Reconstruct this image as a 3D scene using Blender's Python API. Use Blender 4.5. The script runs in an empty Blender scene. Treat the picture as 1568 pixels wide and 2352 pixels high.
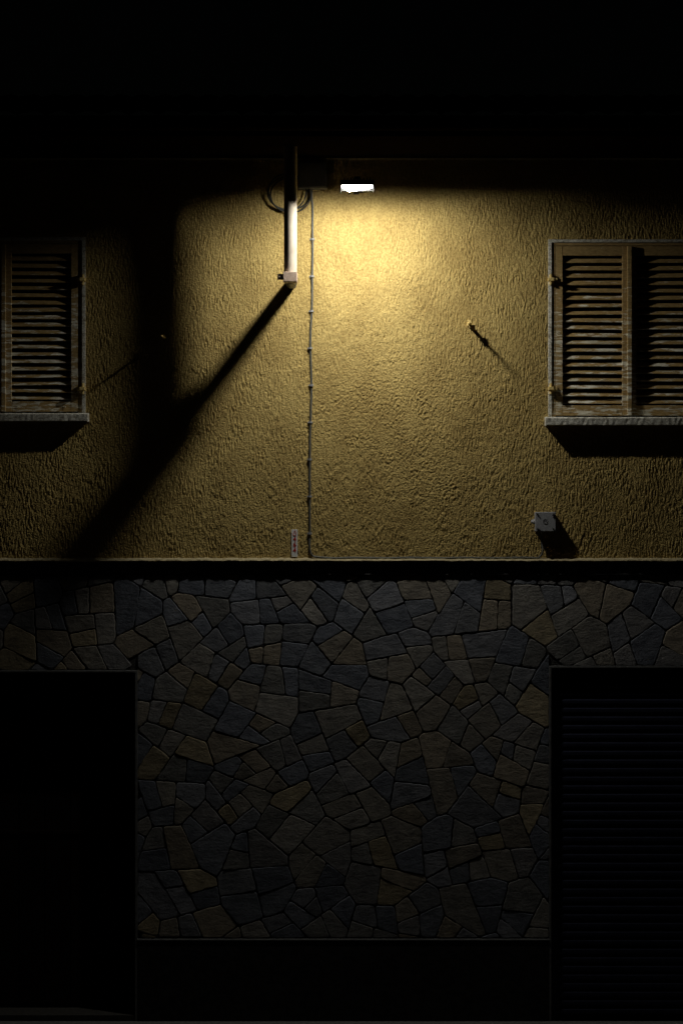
import bpy, math, random
import numpy as np
from mathutils import Vector, Matrix
random.seed(7); rng=np.random.default_rng(11)
scene=bpy.context.scene
C=14.0; ZC=4.2; S=300.0
def X(px,d=0): return (px-784)/S*(C-d)/C
def Z(py,d=0): return ZC+((2345-py)/S-ZC)*(C-d)/C
col=scene.collection

# ---------------- materials ----------------
def newmat(name):
    m=bpy.data.materials.new(name); m.use_nodes=True
    nt=m.node_tree; b=nt.nodes['Principled BSDF']
    return m,nt,b
def N(nt,t,**k):
    n=nt.nodes.new(t)
    for a,v in k.items():
        if a in n.inputs: n.inputs[a].default_value=v
        else: setattr(n,a,v)
    return n
def coords(nt,scale=(1,1,1)):
    g=nt.nodes.new('ShaderNodeNewGeometry')
    mp=nt.nodes.new('ShaderNodeMapping'); mp.inputs['Scale'].default_value=scale
    nt.links.new(g.outputs['Position'],mp.inputs['Vector'])
    return mp.outputs['Vector']
def noise(nt,scale,detail=4,st=(1,1,1),rough=.55):
    n=N(nt,'ShaderNodeTexNoise'); n.inputs['Scale'].default_value=scale
    n.inputs['Detail'].default_value=detail; n.inputs['Roughness'].default_value=rough
    nt.links.new(coords(nt,st),n.inputs['Vector']); return n.outputs['Fac']
def ramp(nt,fac,stops):
    r=nt.nodes.new('ShaderNodeValToRGB')
    while len(r.color_ramp.elements)<len(stops): r.color_ramp.elements.new(.5)
    for e,(p,c) in zip(r.color_ramp.elements,stops):
        e.position=p; e.color=(*c,1) if len(c)==3 else c
    nt.links.new(fac,r.inputs['Fac']); return r.outputs['Color']
def mix(nt,fac,a,b,mode='MIX'):
    m=nt.nodes.new('ShaderNodeMix'); m.data_type='RGBA'; m.blend_type=mode
    for i,v in ((0,fac),(6,a),(7,b)):
        if hasattr(v,'is_linked') or hasattr(v,'links'): nt.links.new(v,m.inputs[i])
        else:
            m.inputs[i].default_value = v if i==0 else (*v,1)
    return m.outputs[2]
def bump(nt,b,h,strength,dist,):
    n=nt.nodes.new('ShaderNodeBump'); n.inputs['Strength'].default_value=strength; n.inputs['Distance'].default_value=dist
    nt.links.new(h,n.inputs['Height']); nt.links.new(n.outputs['Normal'],b.inputs['Normal'])
def simple(name,c1,c2,rough=.6,scale=30,bs=.3,bd=.003,metal=0,st=(1,1,1),spec=.3):
    m,nt,b=newmat(name)
    f=noise(nt,scale,5,st)
    nt.links.new(ramp(nt,f,[(.35,c1),(.65,c2)]),b.inputs['Base Color'])
    b.inputs['Roughness'].default_value=rough; b.inputs['Metallic'].default_value=metal
    b.inputs['Specular IOR Level'].default_value=spec
    bump(nt,b,f,bs,bd); return m

def m_plaster():
    m,nt,b=newmat('ochre_plaster')
    f=noise(nt,1.6,6); f2=noise(nt,60,4); f3=noise(nt,3.5,6,(1.0,1,.7))
    c=ramp(nt,f,[(.3,(.55,.40,.148)),(.7,(.66,.495,.19))])
    c=mix(nt,.8,c,ramp(nt,f3,[(.32,(.74,.71,.68)),(.6,(1,1,1))]),'MULTIPLY')
    c=mix(nt,.75,c,ramp(nt,f2,[(.32,(.55,.50,.42)),(.58,(1,1,1))]),'MULTIPLY')
    nt.links.new(c,b.inputs['Base Color']); b.inputs['Roughness'].default_value=.85
    b.inputs['Specular IOR Level'].default_value=.2
    bump(nt,b,noise(nt,130,4,rough=.75),1.0,.005); return m
PLASTER=m_plaster()
def m_stone():
    m,nt,b=newmat('slab_stone')
    a=nt.nodes.new('ShaderNodeAttribute'); a.attribute_name='tint'
    f=noise(nt,9,8,rough=.65); f2=noise(nt,60,4)
    c=mix(nt,.9,a.outputs['Color'],ramp(nt,f,[(.3,(.52,.52,.55)),(.7,(1.15,1.12,1.08))]),'MULTIPLY')
    c=mix(nt,.6,c,ramp(nt,f2,[(.3,(.68,.68,.68)),(.7,(1.1,1.1,1.1))]),'MULTIPLY')
    nt.links.new(c,b.inputs['Base Color']); b.inputs['Roughness'].default_value=.75
    b.inputs['Specular IOR Level'].default_value=.25
    w=noise(nt,6,9,(1,1,1.8),.70)
    ad=nt.nodes.new('ShaderNodeMath'); ad.operation='ADD'
    nt.links.new(w,ad.inputs[0]); 
    mu=nt.nodes.new('ShaderNodeMath'); mu.operation='MULTIPLY'; mu.inputs[1].default_value=.15
    nt.links.new(f2,mu.inputs[0]); nt.links.new(mu.outputs[0],ad.inputs[1])
    bump(nt,b,ad.outputs[0],.7,.020); return m
STONE=m_stone()
def m_wood():
    m,nt,b=newmat('peeling_shutter_paint')
    f=noise(nt,7,6,(1,1,7),.6); g=noise(nt,26,4,(1,1,3))
    peel=noise(nt,9,8,(.75,1,4.5),.68)
    base=ramp(nt,g,[(.3,(.29,.19,.075)),(.7,(.50,.345,.145))])
    grey=ramp(nt,f,[(.35,(.46,.41,.29)),(.6,(.86,.82,.70))])
    geo=nt.nodes.new('ShaderNodeNewGeometry'); sx=nt.nodes.new('ShaderNodeSeparateXYZ'); nt.links.new(geo.outputs['Position'],sx.inputs[0])
    mr=nt.nodes.new('ShaderNodeMapRange'); mr.inputs[1].default_value=5.85; mr.inputs[2].default_value=5.3; mr.inputs[3].default_value=-.08; mr.inputs[4].default_value=.05
    nt.links.new(sx.outputs['Z'],mr.inputs[0])
    ad=nt.nodes.new('ShaderNodeMath'); ad.operation='ADD'; nt.links.new(peel,ad.inputs[0]); nt.links.new(mr.outputs[0],ad.inputs[1])
    mask=ramp(nt,ad.outputs[0],[(.555,(0,0,0)),(.58,(1,1,1))])
    nt.links.new(mix(nt,mask,base,grey),b.inputs['Base Color']); b.inputs['Roughness'].default_value=.65
    b.inputs['Specular IOR Level'].default_value=.3
    bump(nt,b,mask,.6,.003); return m
WOOD=m_wood()
def m_white():
    m,nt,b=newmat('flaking_white_paint')
    f=noise(nt,20,7,(1,1,2),.65); v=nt.nodes.new('ShaderNodeTexVoronoi'); v.feature='DISTANCE_TO_EDGE'; v.inputs['Scale'].default_value=28
    nt.links.new(coords(nt,(1,1,1.5)),v.inputs['Vector'])
    c=ramp(nt,f,[(.36,(.40,.36,.27)),(.5,(.78,.76,.68))])
    c=mix(nt,1,c,ramp(nt,v.outputs['Distance'],[(.0,(.35,.33,.3)),(.06,(1,1,1))]),'MULTIPLY')
    nt.links.new(c,b.inputs['Base Color']); b.inputs['Roughness'].default_value=.6
    bump(nt,b,f,.5,.004); return m
WHITE=m_white()
PIPE=simple('painted_pipe',(.36,.305,.25),(.46,.40,.33),.7,14,.1,.001,spec=.12)
COLLAR=simple('faded_pink_collar',(.36,.26,.21),(.50,.39,.32),.6,60,.3,.002,spec=.2)
DARK=simple('dark_grey_metal',(.035,.035,.035),(.06,.058,.055),.5,40)
BOXD=simple('aged_grey_box',(.13,.13,.125),(.18,.175,.17),.5,40)
BLACK=simple('black_housing',(.008,.008,.008),(.014,.014,.014),.8,40,spec=.05)
BOXG=simple('grey_plastic',(.28,.28,.30),(.36,.36,.38),.55,60,.15,.001)
CABLE=simple('grey_cable_sheath',(.10,.10,.09),(.15,.15,.135),.5,50,.1,.001)
CABLED=simple('dark_cable_sheath',(.04,.04,.037),(.06,.06,.055),.7,50,.1,.001,spec=.1)
BRASS=simple('yellowed_metal',(.60,.44,.16),(.80,.62,.27),.6,80,.3,.001)
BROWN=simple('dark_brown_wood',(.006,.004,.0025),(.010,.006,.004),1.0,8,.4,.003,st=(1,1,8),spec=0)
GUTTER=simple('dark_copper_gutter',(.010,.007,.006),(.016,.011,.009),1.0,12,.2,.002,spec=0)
MORTAR=simple('dark_mortar',(.030,.029,.028),(.05,.047,.045),.95,90,.8,.006)
BEAM=simple('bare_concrete_band',(.05,.05,.055),(.09,.09,.095),.9,18,.8,.006)
LIPM=simple('plaster_edge_trim',(.34,.28,.16),(.52,.44,.27),.85,40,.9,.006)
PLINTH=simple('dark_plinth_render',(.018,.017,.018),(.030,.028,.028),.95,16,.7,.006,spec=.1)
REVEAL=simple('reveal_plaster',(.10,.10,.105),(.15,.15,.15),.8,25,.5,.003)
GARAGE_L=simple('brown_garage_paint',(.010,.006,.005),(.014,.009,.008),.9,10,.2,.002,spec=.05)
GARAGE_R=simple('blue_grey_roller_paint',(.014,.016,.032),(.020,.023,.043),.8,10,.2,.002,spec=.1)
ROOF=simple('dark_roof_tile',(.05,.03,.025),(.09,.05,.04),.85,20,.6,.01,spec=0)
ASPH=simple('asphalt',(.04,.04,.042),(.06,.06,.06),.9,120,.8,.006)
PAVE=simple('pavement_concrete',(.12,.12,.12),(.19,.185,.18),.9,40,.5,.004)
THR=simple('worn_threshold',(.03,.028,.026),(.05,.047,.043),.9,40,.5,.004)
RED=simple('red_lettering',(.45,.03,.02),(.55,.04,.03),.5,50,.05,.001)
SIGNW=simple('white_sign_plate',(.70,.70,.70),(.80,.80,.80),.4,50,.05,.001)
GLASSD=simple('dark_glass',(.01,.01,.012),(.015,.015,.018),.1,5,.02,.001)

# ---------------- mesh builder ----------------
class MB:
    def __init__(s): s.v=[]; s.f=[]
    def box(s,x0,x1,d0,d1,z0,z1):
        """d = distance out from the wall plane"""
        b=len(s.v)
        for z in (z0,z1):
            for (x,d) in ((x0,d0),(x1,d0),(x1,d1),(x0,d1)): s.v.append((x,-d,z))
        s.f+= [tuple(b+i for i in q) for q in ((3,2,1,0),(4,5,6,7),(0,1,5,4),(1,2,6,5),(2,3,7,6),(3,0,4,7))]
    def prism(s,pts,x0,x1):
        b=len(s.v); n=len(pts)
        for x in (x0,x1):
            for d,z in pts: s.v.append((x,-d,z))
        for i in range(n):
            j=(i+1)%n; s.f.append((b+i,b+j,b+n+j,b+n+i))
        s.f.append(tuple(b+i for i in reversed(range(n)))); s.f.append(tuple(b+n+i for i in range(n)))
    def tube(s,pts,r,seg=10,cap=True,closed=False):
        pts=[Vector(p) for p in pts]; n=len(pts); b=len(s.v)
        rs=r if isinstance(r,(list,tuple)) else [r]*n
        t0=(pts[1]-pts[0]).normalized()
        up=Vector((0,1,0)) if abs(t0.y)<.9 else Vector((1,0,0))
        u=t0.cross(up).normalized()
        for i,p in enumerate(pts):
            if closed: t=(pts[(i+1)%n]-pts[i-1]).normalized()
            else: t=(pts[min(i+1,n-1)]-pts[max(i-1,0)]).normalized()
            u=(u-t*u.dot(t)).normalized(); w=t.cross(u)
            for k in range(seg):
                a=2*math.pi*k/seg
                s.v.append(tuple(p+(u*math.cos(a)+w*math.sin(a))*rs[i]))
        rng_=n if closed else n-1
        for i in range(rng_):
            i2=(i+1)%n
            for k in range(seg):
                k2=(k+1)%seg
                s.f.append((b+i*seg+k,b+i*seg+k2,b+i2*seg+k2,b+i2*seg+k))
        if cap and not closed:
            s.f.append(tuple(b+k for k in reversed(range(seg)))); s.f.append(tuple(b+(n-1)*seg+k for k in range(seg)))
    def obj(s,name,mat,parent=None,bevel=0,smooth=False,segs=2):
        me=bpy.data.meshes.new(name); me.from_pydata(s.v,[],s.f)
        me.materials.append(mat)
        import bmesh
        bm=bmesh.new(); bm.from_mesh(me); bmesh.ops.recalc_face_normals(bm,faces=bm.faces)
        if smooth:
            for e in bm.edges:
                if len(e.link_faces)==2 and e.calc_face_angle(0)>.7: e.smooth=False
        bm.to_mesh(me); bm.free()
        if smooth:
            for p in me.polygons: p.use_smooth=True
        o=bpy.data.objects.new(name,me); col.objects.link(o)
        c=sum((Vector(v) for v in s.v),Vector())/len(s.v)
        me.transform(Matrix.Translation(-c)); o.location=c
        if parent: setpar(o,parent)
        if bevel:
            m=o.modifiers.new('edge','BEVEL'); m.width=bevel; m.segments=segs; m.limit_method='ANGLE'
        return o
def wloc(o):
    l=Vector(o.location)
    return l+wloc(o.parent) if o.parent else l
def setpar(o,p):
    o.parent=None; o.location=Vector(o.location)-wloc(p); o.parent=p
def empty(name,loc,parent=None,label=None,cat=None,group=None):
    e=bpy.data.objects.new(name,None); e.empty_display_size=.1; e.location=loc; col.objects.link(e)
    if parent: setpar(e,parent)
    if label: e['label']=label
    if cat: e['category']=cat
    if group: e['group']=group
    return e

house=empty('house',(0,0,0),None,'ochre plastered house with louvred shutters above crazy-paved stone ground floor','house')

# ---------------- plaster wall: real relief height field ----------------
G=.0045
WX0,WX1=-3.72,3.72; WZ0,WZ1=Z(1288),6.70
nx=int((WX1-WX0)/G)+1; nz=int((WZ1-WZ0)/G)+1
def bandnoise(sx,sz,seed,lo=2.2):
    r=np.random.default_rng(seed); w=r.standard_normal((nz,nx)); F=np.fft.rfft2(w)
    kx=np.fft.rfftfreq(nx,G)[None,:]; kz=np.fft.fftfreq(nz,G)[:,None]
    q=(kx*sx)**2+(kz*sz)**2
    F*=np.exp(-q*2*math.pi**2)-np.exp(-q*lo**2*2*math.pi**2)
    h=np.fft.irfft2(F,s=(nz,nx)); return h/h.std()
xs=np.linspace(WX0,WX1,nx); zs=np.linspace(WZ0,WZ1,nz)
vert=bandnoise(.0025,.0125,1,3.2); iso=bandnoise(.0029,.0062,2,3.2); big=bandnoise(.07,.09,3); wsel=bandnoise(.16,.2,4); fine=bandnoise(.0018,.0026,5)
amp=bandnoise(.04,.05,6); pit=bandnoise(.0040,.009,8)
XX,ZZ=np.meshgrid(xs,zs)
cen=np.exp(-((XX-.4)/.75)**2-((ZZ-4.7)/.75)**2)
w=1/(1+np.exp(-(wsel*.8+1.9-2.6*cen)*2.0))
h=w*vert+(1-w)*iso
h=h/np.sqrt(w**2+(1-w)**2)
H=(.0022*(1+.35*np.clip(amp,-1.5,1.5)))*np.tanh(h*1.3+.35)+.0006*big+.0013*fine-.0022*np.clip(pit-1.2,0,1.2)
H=H-H.min()
V=np.empty((nz,nx,3),dtype=np.float32); V[...,0]=XX; V[...,1]=-H+.006; V[...,2]=ZZ
WIN=[(X(-172),X(193),Z(949),Z(549)),(X(1262),X(1627),Z(958),Z(554))]
ci=(xs[:-1]+xs[1:])/2; cz=(zs[:-1]+zs[1:])/2
CX,CZ=np.meshgrid(ci,cz); keep=np.ones(CX.shape,bool)
for a,b,c,d in WIN: keep&=~((CX>a)&(CX<b)&(CZ>c)&(CZ<d))
iz,ix=np.nonzero(keep)
q=np.stack([iz*nx+ix,iz*nx+ix+1,(iz+1)*nx+ix+1,(iz+1)*nx+ix],1).astype(np.int32)
me=bpy.data.meshes.new('plaster_wall')
me.vertices.add(nx*nz); me.vertices.foreach_set('co',V.reshape(-1))
me.loops.add(q.size); me.loops.foreach_set('vertex_index',q.reshape(-1))
me.polygons.add(len(q)); me.polygons.foreach_set('loop_start',np.arange(0,q.size,4,dtype=np.int32))
me.update(calc_edges=True); me.validate()
me.materials.append(PLASTER)
wall=bpy.data.objects.new('plaster_wall',me); col.objects.link(wall); setpar(wall,house)

m=MB()
m.box(-3.72,3.72,-5.0,-.32,0,6.6)
m.obj('inner_wall',BROWN,house)
m=MB(); m.box(-3.78,-3.722,-5.0,-.002,0,6.62); m.obj('side_wall',PLASTER,house)
m=MB(); m.box(3.722,3.78,-5.0,-.002,0,6.62); m.obj('side_wall',PLASTER,house)

# ---------------- trim between floors ----------------
m=MB()
n=240; prof=[(-.02,Z(1290)),(.036,Z(1290)),(.041,Z(1287)),(.034,Z(1284)),(.0,Z(1281)),(-.02,Z(1281))]
for i in range(n+1):
    x=-3.72+7.44*i/n; jz=random.uniform(-.0025,.0025); jd=random.uniform(-.003,.003)
    for k,(d,z) in enumerate(prof): m.v.append((x,-(d+(jd if 0<k<4 else 0)),z+(jz if 0<k<5 else 0)))
L=len(prof)
for i in range(n):
    for k in range(L):
        k2=(k+1)%L; m.f.append((i*L+k,i*L+k2,(i+1)*L+k2,(i+1)*L+k))
m.f.append(tuple(range(L))); m.f.append(tuple(n*L+k for k in reversed(range(L))))
m.obj('ledge',LIPM,house)
m=MB()
m.box(-3.72,X(750)-.001,-.2,.004,Z(1318),Z(1290)-.001)
m.box(X(750)+.001,3.72,-.2,.012,Z(1320),Z(1290)-.001)
m.obj('concrete_band',BEAM,house,bevel=.003)

# ---------------- stone cladding ----------------
OPL=(X(-520),X(315),0,Z(1540)); OPR=(X(1261),X(2110),0,Z(1530))
SZ0,SZ1=Z(2156),Z(1319)
SX0,SX1=-3.72,3.72
m=MB()
m.box(SX0,SX1,-.3,-.009,max(OPL[3],OPR[3]),SZ1)
m.box(SX0,OPR[0],-.3,-.0091,OPL[3],OPR[3]-.0005) if OPL[3]<OPR[3] else None
m.box(OPL[1],OPR[0],-.3,-.009,SZ0,min(OPL[3],OPR[3])-.0005)
m.obj('mortar_bed',MORTAR,house)
def clip(poly,nx_,nz_,c):
    out=[]; n=len(poly)
    for i in range(n):
        a=poly[i]; b=poly[(i+1)%n]; da=a[0]*nx_+a[1]*nz_-c; db=b[0]*nx_+b[1]*nz_-c
        if da<=0: out.append(a)
        if (da<0<db) or (db<0<da):
            t=da/(da-db); out.append((a[0]+(b[0]-a[0])*t,a[1]+(b[1]-a[1])*t))
    return out
def area(p): return abs(sum(p[i][0]*p[(i+1)%len(p)][1]-p[(i+1)%len(p)][0]*p[i][1] for i in range(len(p)))/2) if len(p)>2 else 0
random.seed(31)
seeds=[]; st=.42
zz=SZ0-.5; row=0
while zz<SZ1+.5:
    xx=SX0-.5+(row%2)*st*.5
    while xx<SX1+.5:
        seeds.append((xx+random.uniform(-.46,.46)*st,zz+random.uniform(-.46,.46)*st)); xx+=st*1.05
    zz+=st*.92; row+=1
cells=[]
for i,s in enumerate(seeds):
    p=[(s[0]-.8,s[1]-.8),(s[0]+.8,s[1]-.8),(s[0]+.8,s[1]+.8),(s[0]-.8,s[1]+.8)]
    for j,t in enumerate(seeds):
        if i==j: continue
        dx,dz=t[0]-s[0],t[1]-s[1]; dd=dx*dx+dz*dz
        if dd>2.5: continue
        p=clip(p,dx,dz,(t[0]**2-s[0]**2+t[1]**2-s[1]**2)/2)
        if len(p)<3: break
    if len(p)>2: cells.append(p)
def per(p): return sum(math.hypot(p[i][0]-p[i-1][0],p[i][1]-p[i-1][1]) for i in range(len(p)))
def nmain(p):
    return sum(1 for i in range(len(p)) if math.hypot(p[i][0]-p[i-1][0],p[i][1]-p[i-1][1])>.05)
def split(p):
    n=len(p); A=area(p); best=None
    for _ in range(90):
        i,j=random.sample(range(n),2)
        ti,tj=random.uniform(.25,.75),random.uniform(.25,.75)
        a=(p[i][0]+(p[(i+1)%n][0]-p[i][0])*ti,p[i][1]+(p[(i+1)%n][1]-p[i][1])*ti); b=(p[j][0]+(p[(j+1)%n][0]-p[j][0])*tj,p[j][1]+(p[(j+1)%n][1]-p[j][1])*tj)
        l=math.hypot(a[0]-b[0],a[1]-b[1])
        if l<.03: continue
        nx_,nz_=-(b[1]-a[1])/l,(b[0]-a[0])/l; c=nx_*a[0]+nz_*a[1]
        P1=clip(p,nx_,nz_,c); P2=clip(p,-nx_,-nz_,-c)
        if len(P1)<4 or len(P2)<4: continue
        f=area(P1)/A
        if not .32<f<.68: continue
        c1=per(P1)**2/area(P1); c2=per(P2)**2/area(P2)
        sc=c1+c2+1.2*max(c1,c2)+random.uniform(0,8)
        for q_ in (P1,P2):
            if nmain(q_)<4: sc+=14
        if best is None or sc<best[0]: best=(sc,P1,P2,max(c1,c2))
    if best is None or best[3]>25: return [p]
    return [best[1],best[2]]
out=[]; stack=list(cells)
while stack:
    p=stack.pop(); A=area(p)
    if A>random.choice([.034,.042,.052,.064,.085]):
        r_=split(p)
        if len(r_)==1: out.append(p)
        else: stack+=r_
    else: out.append(p)
cells=out
mv=[];mf=[];mc=[]
pal=[(.19,.208,.255),(.225,.235,.27),(.25,.235,.21),(.31,.27,.215),(.21,.21,.208),(.28,.268,.25),(.15,.165,.205),(.33,.28,.19),(.24,.237,.245),(.17,.185,.22),(.18,.188,.21),(.27,.245,.21)]
def inset(p,g):
    n=len(p)
    A=sum(p[i][0]*p[(i+1)%n][1]-p[(i+1)%n][0]*p[i][1] for i in range(n))
    if A<0: p=p[::-1]
    q=list(p)
    for i in range(n):
        a=p[i]; b=p[(i+1)%n]; dx,dz=b[0]-a[0],b[1]-a[1]; l=math.hypot(dx,dz)
        if l<1e-6: continue
        nx_,nz_=dz/l,-dx/l
        q=clip(q,nx_,nz_,a[0]*nx_+a[1]*nz_-g)
        if len(q)<3: return []
    return q
for p in cells:
    p=clip(p,0,1,SZ1-.003); p=clip(p,0,-1,-(SZ0+.004)) if len(p)>2 else p
    if len(p)<3: continue
    p=clip(p,1,0,SX1); p=clip(p,-1,0,-SX0) if len(p)>2 else p
    if len(p)<3: continue
    for (a,b,c,d),side in ((OPL,'L'),(OPR,'R')):
        if len(p)<3: break
        if side=='L': hit=min(v[0] for v in p)<b and min(v[1] for v in p)<d
        else: hit=max(v[0] for v in p)>a and min(v[1] for v in p)<d
        if hit:
            pa=clip(p,0,-1,-d); pb=clip(p,-1,0,-b) if side=='L' else clip(p,1,0,a)
            p=pa if area(pa)>area(pb) else pb
    if len(p)<3 or area(p)<.0022: continue
    g=random.uniform(.0035,.0060)
    o=inset(p,g)
    if len(o)<3 or area(o)<.0015: continue
    o=[o[i] for i in range(len(o)) if math.hypot(o[i][0]-o[i-1][0],o[i][1]-o[i-1][1])>.014]
    if len(o)<3: continue
    r=[]
    for i in range(len(o)):
        a=o[i-1];b=o[i];c=o[(i+1)%len(o)]
        la=math.hypot(a[0]-b[0],a[1]-b[1]); lc=math.hypot(c[0]-b[0],c[1]-b[1]); t=random.uniform(.005,.022)
        ta=min(t/la,.4); tc=min(t/lc,.4)
        pa=(b[0]+(a[0]-b[0])*ta,b[1]+(a[1]-b[1])*ta); pc=(b[0]+(c[0]-b[0])*tc,b[1]+(c[1]-b[1])*tc)
        r.append(pa); r.append((b[0]*.45+(pa[0]+pc[0])*.275,b[1]*.45+(pa[1]+pc[1])*.275)); r.append(pc)
    r2=[]
    for i in range(len(r)):
        a=r[i]; b=r[(i+1)%len(r)]; l=math.hypot(a[0]-b[0],a[1]-b[1]); r2.append(a)
        k=int(l/.028); bow=random.uniform(-.02,.05)
        for j in range(1,k+1):
            t=j/(k+1); s_=-bow*4*t*(1-t)
            nxx,nzz=(b[1]-a[1]),-(b[0]-a[0])
            r2.append((a[0]+(b[0]-a[0])*t-nxx*s_*.5+random.uniform(-.0028,.0028),a[1]+(b[1]-a[1])*t-nzz*s_*.5+random.uniform(-.0028,.0028)))
    r=r2; n=len(r)
    cx=sum(a[0] for a in r)/n; cz_=sum(a[1] for a in r)/n
    hgt=random.uniform(-.002,.002); tx=random.uniform(-.018,.018); tz=random.uniform(-.018,.018)
    b0=len(mv)
    rad=max(math.hypot(a[0]-cx,a[1]-cz_) for a in r)
    for (sc,dd) in ((1.0,-.024),(1.0,-.0026),(1-.0035/rad,-.0008),(1-.009/rad,0.0)):
        for a in r:
            x=cx+(a[0]-cx)*sc; z=cz_+(a[1]-cz_)*sc
            tt=0 if dd<-.02 else (hgt+tx*(x-cx)+tz*(z-cz_))
            mv.append((x,-(dd+tt),z))
    mv.append((cx,-hgt,cz_))
    R=4; c=random.choice(pal); br=random.uniform(.8,1.2); c=tuple(v*br for v in c)
    for k in range(R-1):
        for i in range(n):
            j=(i+1)%n; mf.append((b0+k*n+i,b0+k*n+j,b0+(k+1)*n+j,b0+(k+1)*n+i)); mc.append(c)
    for i in range(n):
        mf.append((b0+(R-1)*n+i,b0+(R-1)*n+(i+1)%n,b0+R*n)); mc.append(c)
me=bpy.data.meshes.new('stone_cladding'); me.from_pydata(mv,[],mf)
at=me.color_attributes.new('tint','FLOAT_COLOR','CORNER')
buf=np.empty((len(me.loops),4),dtype=np.float32); k=0
for p,c in zip(mf,mc):
    for _ in p: buf[k]=(*c,1); k+=1
at.data.foreach_set('color',buf.reshape(-1))
me.materials.append(STONE)
sc_=bpy.data.objects.new('stone_cladding',me); col.objects.link(sc_); setpar(sc_,house)

# plinth
m=MB()
m.box(OPL[1],OPR[0],-.3,.010,0,Z(2160)); 
m.obj('plinth',PLINTH,house,bevel=.006)
m=MB(); m.box(OPL[1],OPR[0],-.01,.016,Z(2160)+.001,Z(2156)-.001); m.obj('plinth_cap',REVEAL,house,bevel=.002)

# ---------------- garage openings ----------------
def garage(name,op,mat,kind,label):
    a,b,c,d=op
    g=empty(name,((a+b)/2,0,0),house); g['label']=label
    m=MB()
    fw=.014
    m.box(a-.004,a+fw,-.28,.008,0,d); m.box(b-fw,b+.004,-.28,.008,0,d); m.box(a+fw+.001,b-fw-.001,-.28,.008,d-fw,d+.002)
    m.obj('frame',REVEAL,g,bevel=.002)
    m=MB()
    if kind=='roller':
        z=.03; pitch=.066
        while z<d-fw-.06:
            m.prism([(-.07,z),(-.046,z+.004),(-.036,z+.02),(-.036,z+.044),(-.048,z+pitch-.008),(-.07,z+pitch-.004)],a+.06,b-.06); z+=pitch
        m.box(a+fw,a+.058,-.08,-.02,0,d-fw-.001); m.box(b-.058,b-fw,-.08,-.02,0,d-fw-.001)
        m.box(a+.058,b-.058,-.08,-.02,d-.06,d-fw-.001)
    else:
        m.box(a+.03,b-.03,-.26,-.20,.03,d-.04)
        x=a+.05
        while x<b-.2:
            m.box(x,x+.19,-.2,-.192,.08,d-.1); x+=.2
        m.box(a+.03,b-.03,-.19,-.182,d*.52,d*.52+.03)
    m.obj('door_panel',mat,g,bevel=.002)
    if kind!='roller':
        m=MB(); m.box(a+fw,b-fw,-.27,.0,.0,.045); m.obj('threshold',THR,g,bevel=.003)
    return g
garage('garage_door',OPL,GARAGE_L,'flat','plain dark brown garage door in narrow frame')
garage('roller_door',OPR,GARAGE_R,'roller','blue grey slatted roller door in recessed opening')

# ---------------- windows ----------------
def leaf(g,x0,x1,z0,z1,dfront):
    m=MB(); sw=.050; sw2=.050
    th=.032
    m.box(x0,x0+sw,dfront-th,dfront,z0,z1); m.box(x1-sw2,x1,dfront-th,dfront,z0,z1)
    m.box(x0+sw+.001,x1-sw2-.001,dfront-th,dfront-.002,z0,z0+.078)
    m.box(x0+sw+.001,x1-sw2-.001,dfront-th,dfront-.002,z1-.072,z1)
    zb=z0+.085; zt=z1-.075; n=20; pitch=(zt-zb)/n
    for i in range(n):
        z=zb+i*pitch+.004; j=random.uniform(-.0016,.0016); tl=random.uniform(-.003,.003)
        d0=dfront-.018+j; d1=dfront-.048
        hh=.032+random.uniform(-.003,.003)
        b=len(m.v)
        xa=x0+sw-.004; xb=x1-sw2+.004
        for x,e in ((xa,tl),(xb,-tl)):
            for d,zz_ in ((d0,z+e),(d0+.004,z+.006+e),(d1+.004,z+hh+.004+e),(d1-.003,z+hh-.002+e)): m.v.append((x,-d,zz_))
        for k in range(4):
            k2=(k+1)%4; m.f.append((b+k,b+k2,b+4+k2,b+4+k))
        m.f.append((b+3,b+2,b+1,b)); m.f.append((b+4,b+5,b+6,b+7))
    for xx in (x0+.1,x1-.1):
        m.tube([(xx,-(dfront-.004),z0+.035),(xx,-(dfront+.004),z0+.035)],.010,8)
    return m.obj('shutter',WOOD,g,bevel=.0015,segs=1)
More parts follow.
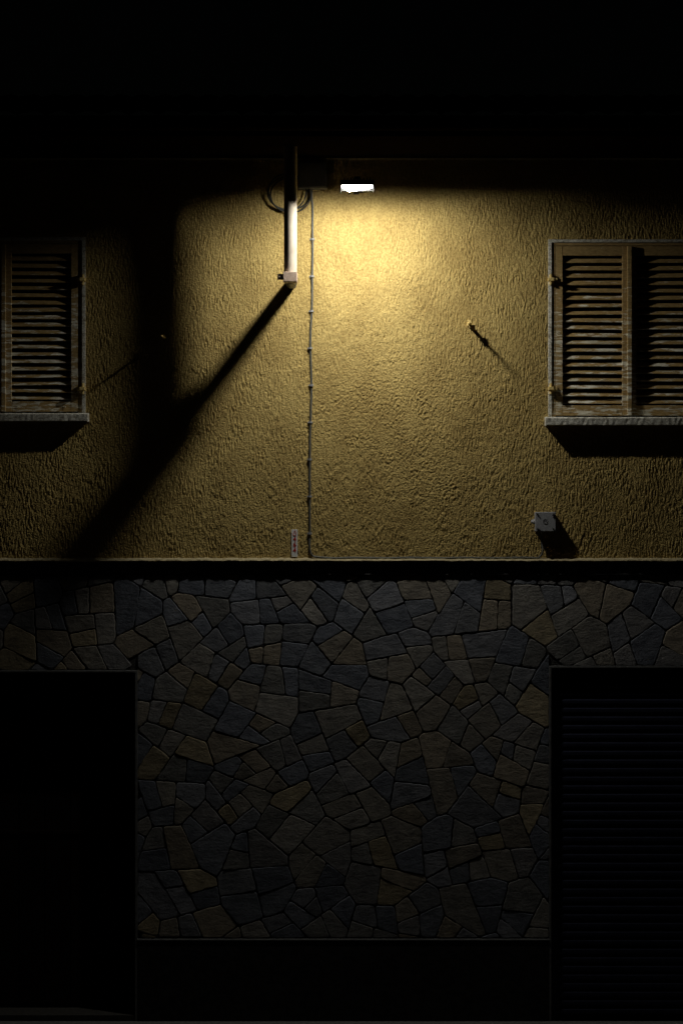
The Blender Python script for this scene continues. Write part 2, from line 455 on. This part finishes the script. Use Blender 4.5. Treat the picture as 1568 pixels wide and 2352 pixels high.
def window(wx,label):
    a,b,c,d=wx
    g=empty('window',((a+b)/2,0,c),house); g['label']=label
    m=MB(); t=.022
    m.box(a-.014,a+t-.008,-.1,.009,c,d+.014); m.box(b-t+.008,b+.014,-.1,.009,c,d+.014); m.box(a+t-.007,b-t+.007,-.1,.009,d-t+.012,d+.014)
    m.obj('casing',WHITE,g,bevel=.003)
    m=MB(); a2=a+t-.007; b2=b-t+.007; d2=d-t+.011; f=.028
    m.box(a2,a2+f,-.09,-.002,c,d2); m.box(b2-f,b2,-.09,-.002,c,d2); m.box(a2+f+.001,b2-f-.001,-.09,-.002,d2-f*.8,d2)
    m.obj('frame',WOOD,g,bevel=.002)
    m=MB(); m.box(a2,b2,-.20,-.19,c,d2); m.obj('pane',GLASSD,g)
    x0=a2+f+.004; x1=b2-f-.004; xm=(x0+x1)/2
    leaf(g,x0,xm-.003,c+.012,d2-f*.8-.004,-.003); leaf(g,xm+.003,x1,c+.012,d2-f*.8-.004,-.003)
    m=MB(); m.box(xm-.018,xm+.014,-.002,.030,c+.014,d2-f*.8-.006); m.obj('meeting_strip',WOOD,g,bevel=.003)
    m=MB(); n=60
    pr=[(-.2,c-.060),(.094,c-.068),(.101,c-.060),(.104,c-.012),(.094,c-.002),(-.2,c+.004)]
    xa,xb=a-.042,b+.042
    for i in range(n+1):
        x=xa+(xb-xa)*i/n
        for k,(dd,z) in enumerate(pr): m.v.append((x,-(dd+(random.uniform(-.002,.002) if 0<k<5 else 0)),z+random.uniform(-.0012,.0012)))
    L=len(pr)
    for i in range(n):
        for k in range(L):
            k2=(k+1)%L; m.f.append((i*L+k,i*L+k2,(i+1)*L+k2,(i+1)*L+k))
    m.f.append(tuple(range(L))); m.f.append(tuple(n*L+k for k in reversed(range(L))))
    m.obj('sill',WHITE,g)
    for hz in (Z(643),Z(893)):
        for side in (-1,1):
            hx=a+.005 if side<0 else b-.005
            m=MB()
            if side<0: x_a,x_b=hx-.022,hx+.05
            else: x_a,x_b=hx-.05,hx+.022
            m.box(x_a,x_b,-.001,.012,hz-.016,hz+.016)
            m.tube([(hx,-.018,hz-.042),(hx,-.018,hz+.042)],.012,10)
            m.box(hx-.02,hx+.02,.0125,.06,hz-.012,hz+.012)
            m.obj('hinge',BRASS,g,bevel=.002)
    return g
window(WIN[0],'window with closed brown louvred shutters and white flaking sill')
window(WIN[1],'window with peeling brown louvred shutters beside grey junction box')

# ---------------- roof, eave, gutter ----------------
zs_=Z(364)
roof=empty('roof',(0,-.2,zs_),house)
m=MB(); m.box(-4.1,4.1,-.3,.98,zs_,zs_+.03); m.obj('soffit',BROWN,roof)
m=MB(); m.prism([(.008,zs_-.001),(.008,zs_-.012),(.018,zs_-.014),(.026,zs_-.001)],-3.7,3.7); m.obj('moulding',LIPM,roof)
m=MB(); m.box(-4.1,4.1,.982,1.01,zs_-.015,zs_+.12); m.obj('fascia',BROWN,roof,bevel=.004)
m=MB()
pts=[];n=12
for i in range(n+1):
    a_=math.pi*i/n; pts.append((1.085-.07*math.cos(a_),zs_+.09-.08*math.sin(a_)))
for i in range(n,-1,-1):
    a_=math.pi*i/n; pts.append((1.085-.064*math.cos(a_),zs_+.095-.074*math.sin(a_)))
m.prism(pts,-4.1,4.1); m.tube([(-4.1,-1.157,zs_+.095),(4.1,-1.157,zs_+.095)],.009,8)
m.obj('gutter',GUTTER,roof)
m=MB(); nn=164
for i in range(nn+1):
    x=-4.1+8.2*i/nn; hgt=.03*abs(math.sin(i*math.pi/4))
    m.v+= [(x,-1.04,zs_+.13+hgt),(x,2.6,zs_+1.0+hgt)]
for i in range(nn): m.f.append((2*i,2*i+2,2*i+3,2*i+1))
m.obj('tiles',ROOF,roof)

# ---------------- flood light ----------------
D=.75; LY=471
lz=Z(LY); lx=X(820,D)
lamp=empty('floodlight',(lx,-D,lz),None,'black wall floodlight switched on below the dark eave','lamp')
LW,LD=.225,.14
x0,x1=lx-LW/2-.010,lx+LW/2+.010; d0,d1=D-LD/2-.010,D+LD/2+.010
m=MB()
m.box(x0,x1,d0,d1,lz+.026,lz+.060)
m.box(x0,x0+.006,d0,d1,lz-.016,lz+.0255); m.box(x1-.006,x1,d0,d1,lz-.008,lz+.0255)
m.box(x0+.0065,x1-.0065,d0,d0+.006,lz+.004,lz+.0255)
for i in range(9):
    xx=x0+.03+i*(x1-x0-.06)/8; m.box(xx-.003,xx+.003,d0+.02,d1-.02,lz+.0605,lz+.08)
m.obj('housing',BLACK,lamp,bevel=.0015)
m=MB()
m.box(lx-.02,lx+.02,.005,D+.02,lz+.0805,lz+.095); m.box(lx-.05,lx+.05,.004,.014,lz+.096,lz+.16)
m.obj('bracket',BLACK,lamp,bevel=.002)
def emis(name,s,c=(1,.975,.86,1)):
    em=bpy.data.materials.new(name); em.use_nodes=True; nt=em.node_tree
    nt.nodes.remove(nt.nodes['Principled BSDF']); e=nt.nodes.new('ShaderNodeEmission'); e.inputs['Color'].default_value=c; e.inputs['Strength'].default_value=s
    nt.links.new(e.outputs[0],nt.nodes['Material Output'].inputs[0]); return em
zl=lz+.024
def frustum(m,cx,cd,zt,wt,dt,zb_,wb,db):
    b=len(m.v)
    for z,w_,d_ in ((zt,wt,dt),(zb_,wb,db)):
        for sx,sd in ((-1,-1),(1,-1),(1,1),(-1,1)): m.v.append((cx+sx*w_/2,-(cd+sd*d_/2),z))
    m.f+=[(b,b+1,b+2,b+3),(b+7,b+6,b+5,b+4)]+[(b+i,b+4+i,b+4+(i+1)%4,b+(i+1)%4) for i in range(4)]
m=MB()
frustum(m,lx,D,zl,LW,LD,zl-.008,LW-.06,LD-.04)
m.obj('glass',emis('lit_glass',14,(1,.98,.93,1)),lamp)
m=MB()
frustum(m,lx,D,zl-.0105,.155,.05,zl-.026,.115,.026)
o=m.obj('light_source',emis('lit_bright_core',1620),lamp); o.rotation_euler.y=-math.radians(9)

# ---------------- drain pipe ----------------
PD=.515; px_=X(667,PD); pr=.048
pipe=empty('drainpipe',(px_,-PD,Z(648,PD)),None,'pale cream rain downpipe hanging from eave, ending at a collar','pipe')
m=MB()
zb=Z(630,PD)
m.tube([(px_,-PD,zb+.01),(px_,-PD,zb+.5),(px_,-PD,zs_-.001)],pr,32)
m.tube([(px_,-PD,Z(495,PD)-.006),(px_,-PD,Z(495,PD)+.006)],pr+.002,32)
m.obj('pipe',PIPE,pipe,smooth=True)
m=MB()
zc0=Z(648,PD+.04)
m.box(px_-pr-.003,px_+pr+.003,PD-pr-.003,PD+.088,zc0,zb+.009)
m.box(px_-pr-.048,px_-pr-.0035,PD-.012,PD+.012,zc0+.022,zb+.002)
m.tube([(px_-pr-.03,-PD-.022,zc0+.04),(px_-pr-.03,-PD+.022,zc0+.04)],.008,8)
m.obj('collar',COLLAR,pipe,bevel=.012,segs=3)
m=MB()
za=Z(652)
m.tube([(px_-.01,0.0,za),(px_,-PD+.02,zc0+.035)],.040,20)
m.tube([(px_-.01,0.0,za),(px_-.01,-.012,za)],.044,20)
m.obj('wall_stub',DARK,pipe,smooth=True)

# ---------------- boxes, cable coil ----------------
d=.10
bx=empty('switch_box',(X(717,d),0,Z(400)),None,'dark grey electrical box fixed under the eave','electrical box')
m=MB(); m.box(X(684,d),X(752,d),.005,d-.012,Z(432,d),Z(370,d)); m.obj('box_body',BOXD,bx,bevel=.006)
m=MB(); m.box(X(687,d),X(749,d),d-.0115,d,Z(429,d),Z(373,d))
for sx in (X(692,d),X(744,d)):
    for sz in (Z(378,d),Z(424,d)): m.tube([(sx,-d,sz),(sx,-d-.004,sz)],.006,8)
m.obj('lid',BOXD,bx,bevel=.003)

coil=MB()
for k,(cx,cz_,rx,rz,dd) in enumerate(((664,445,49,38,.035),(668,450,46,40,.05),(661,443,43,42,.06))):
    pts=[]
    for i in range(40):
        a_=2*math.pi*i/40; pts.append((X(cx)+rx/S*math.cos(a_),-(dd+.012*math.sin(a_*2+k)),Z(cz_)+rz/S*math.sin(a_)))
    coil.tube(pts,.0055,8,closed=True)
co=coil.obj('cable_coil',CABLED,None,smooth=True); co['label']='coil of dark cable hung behind the downpipe'; co['category']='cable'

cab=empty('cable',(X(713),0,Z(1283)),None,'thin grey cable clipped down the plaster wall and along ledge','cable')
m=MB(); dd=.016
clips=[550,635,715,800,885,970,1055,1140,1225]
path=[(716,430),(716,455),(718,480),(717.5,520),(718,550),(718,590),(717,635),(717,670),(716,715),(713.5,760),(713,800),(714.5,845),(715.5,885),(714.5,930),(713.5,970),(712,1010),(712,1055),(711.5,1100),(712,1140),(711.5,1180),(712,1225),(711,1250),(713,1268),(718,1276),(727,1279)]
pts=[(X(a_),-dd-.003*math.sin(a_*3+b_*.05),Z(b_)) for a_,b_ in path]
for i in range(1,13):
    xx=727+i*42; pts.append((X(xx),-dd-.004,Z(1281+.6*math.sin(i*2.1))))
pts+= [(X(1238),-dd-.006,Z(1278)),(X(1243),-dd-.01,Z(1272)),(X(1245),-dd-.014,Z(1262)),(X(1243),-.026,Z(1248)),(X(1241),-.028,Z(1222))]
def cr(p,k=4):
    p=[Vector(a) for a in p]; o=[]
    for i in range(len(p)-1):
        a=p[max(i-1,0)];b=p[i];c=p[i+1];d_=p[min(i+2,len(p)-1)]
        for j in range(k):
            t=j/k; o.append(.5*((2*b)+(-a+c)*t+(2*a-5*b+4*c-d_)*t*t+(-a+3*b-3*c+d_)*t**3))
    o.append(p[-1]); return o
m.tube(cr(pts),.0078,8)
m.obj('sheath',CABLE,cab,smooth=True)
for cyy in clips:
    ax=min(path,key=lambda p:abs(p[1]-cyy))[0]
    m=MB(); m.tube([(X(ax),-dd,Z(cyy)-.007),(X(ax),-dd,Z(cyy)+.007)],.0145,10); m.box(X(ax)-.020,X(ax)-.008,.0,.018,Z(cyy)-.006,Z(cyy)+.006)
    m.obj('clip',BOXG,cab)

BD=.085
jb=empty('junction_box',(X(1251),0,Z(1198)),None,'square grey plastic junction box with round centre mark','junction box')
m=MB(); x0,x1=X(1229,BD),X(1275,BD); z0,z1=Z(1220,BD),Z(1177,BD)
m.box(x0,x1,.004,BD-.018,z0,z1); m.tube([(x0+.001,-.036,(z0+z1)/2),(x0-.012,-.036,(z0+z1)/2),(x0-.030,-.036,(z0+z1)/2)],[.020,.019,.008],12)
m.tube([(X(1241),-.030,z0+.001),(X(1241),-.030,z0-.018)],.013,12)
m.tube([(x1-.03,-.030,z0+.001),(x1-.03,-.030,z0-.006)],.016,12)
m.obj('box_body',BOXG,jb,bevel=.005)
m=MB(); m.box(x0-.003,x1+.003,BD-.0175,BD,z0-.003,z1+.003); m.obj('lid',BOXG,jb,bevel=.005)
m=MB()
cx=(x0+x1)/2; cz_=(z0+z1)/2; yy=-(BD+.0005)
ring=[(cx+.018*math.cos(a_),yy,cz_+.018*math.sin(a_)) for a_ in np.linspace(0,2*math.pi,24,endpoint=False)]
m.tube(ring,.0016,6,closed=True)
m.tube([(cx-.008,yy,cz_+.007),(cx-.009,yy,cz_-.002),(cx-.002,yy,cz_-.009)],.0015,6); m.tube([(cx+.008,yy,cz_-.007),(cx+.009,yy,cz_+.002),(cx+.0,yy,cz_+.009)],.0015,6)
m.obj('round_mark',DARK,jb)
for sx,sz in ((x0+.016,z1-.016),(x1-.016,z1-.016),(x0+.016,z0+.016),(x1-.016,z0+.016)):
    m=MB(); m.tube([(sx,-BD,sz),(sx,-BD-.004,sz)],.0075,10); 
    dx=.011*(1 if sx<cx else -1)*(1 if sz>cz_ else -1)
    m.tube([(sx-dx,-BD-.005,sz+.011),(sx+dx,-BD-.005,sz-.011)],.0028,6)
    m.obj('screw',DARK,jb)

# ---------------- number plate ----------------
sg=empty('number_plate',(X(676.5),0,Z(1248)),None,'narrow white upright plate with red figures 464 and drop symbol','sign')
m=MB(); m.box(X(669.5),X(683.5),.010,.016,Z(1279),Z(1216)); m.obj('plate',SIGNW,sg,bevel=.001)
def glyph(ch,px,py,h):
    cu=bpy.data.curves.new('t','FONT'); cu.body=ch; cu.size=h; cu.align_x='CENTER'; cu.align_y='CENTER'; cu.extrude=.0006; cu.offset=.0008
    t=bpy.data.objects.new('t',cu); col.objects.link(t); bpy.context.view_layer.update()
    me=bpy.data.meshes.new_from_object(t.evaluated_get(bpy.context.evaluated_depsgraph_get())); bpy.data.objects.remove(t)
    me.transform(Matrix.Rotation(math.radians(90),4,'X')); me.materials.clear(); me.materials.append(RED)
    o=bpy.data.objects.new('figure',me); col.objects.link(o); o.location=(X(px),-.0176,Z(py)); setpar(o,sg); return o
for ch,py in (('4',1238.5),('6',1251),('4',1264)): glyph(ch,676.7,py,.050)
m=MB(); cx=X(676.7)
drop=[(0,.024)]+[(.011*math.cos(a_),-.006+.011*math.sin(a_)) for a_ in np.linspace(.5,-math.pi-.5,12)]
m.tube([(cx+a_,-.017,Z(1225)+b_) for a_,b_ in drop],.0024,6,closed=True)
m.obj('drop_symbol',RED,sg)

# ---------------- shutter catches ----------------
def catch(px,py,L,nub,s=1):
    x=X(px,L*.6); z=Z(py,L*.6)
    e=empty('shutter_catch',(x,0,z),None,'small yellowed metal shutter catch sticking out of plaster','shutter catch','shutter catches on the plaster wall')
    m=MB()
    m.tube(cr([(x,.01,z),(x,-L*.5,z-.001),(x,-L,z)]),[.016*s*(1-.62*i/8) for i in range(9)],10)
    m.obj('rod',BRASS,e,smooth=True)
    m=MB(); m.box(x-.016*s,x+.013*s,L*.42,L*.42+.014,z-.020*s,z+.026*s)
    m.obj('catch_tip',BRASS,e,bevel=.003)
    if nub:
        m=MB(); m.box(x+.0,x+.040,L*.3,L*.3+.012,z-.030,z-.010); m.box(x+.028,x+.042,L*.3-.004,L*.3+.016,z-.046,z-.028)
        m.obj('catch_hook',BRASS,e,bevel=.003)
catch(1078,742,.235,True); catch(374,773,.235,False,.8)

# ---------------- ground ----------------
def sheet(name,x0,x1,y0,y1,z,mat):
    me=bpy.data.meshes.new(name); me.from_pydata([(x0,y0,z),(x1,y0,z),(x1,y1,z),(x0,y1,z)],[],[(0,1,2,3)]); me.materials.append(mat)
    o=bpy.data.objects.new(name,me); col.objects.link(o); o['kind']='structure'; return o
sheet('ground',-150,150,-150,150,-.13,ASPH)
m=MB(); m.box(-30,30,0,1.5,-.12,0.0)
o=m.obj('pavement',PAVE,None,bevel=.004); o['kind']='structure'
m=MB()
for i in range(60): m.box(-30+i*1.0+.004,-29+i*1.0-.004,1.503,1.62,-.12,.004)
o=m.obj('kerb',PAVE,None,bevel=.01); o['kind']='structure'

# ---------------- world ----------------
w=bpy.data.worlds.new('World'); scene.world=w; w.use_nodes=True; nt=w.node_tree
sky=nt.nodes.new('ShaderNodeTexSky'); sky.sky_type='NISHITA'; sky.sun_disc=False; sky.sun_elevation=math.radians(3); sky.sun_rotation=math.radians(180)
bg=nt.nodes['Background']; nt.links.new(sky.outputs[0],bg.inputs['Color']); bg.inputs['Strength'].default_value=.00018

cam=bpy.data.cameras.new('camera'); co=bpy.data.objects.new('camera',cam); col.objects.link(co)
co.location=(0,-C,ZC); co.rotation_euler=(math.radians(90),0,0)
cam.sensor_fit='VERTICAL'; cam.sensor_height=36; cam.lens=36*C/(2352/S); cam.clip_end=500
cam.shift_y=((2345-1176)/S-ZC)/(2352/S)
scene.camera=co
scene.view_settings.view_transform='Standard'; scene.view_settings.look='None'; scene.view_settings.exposure=0
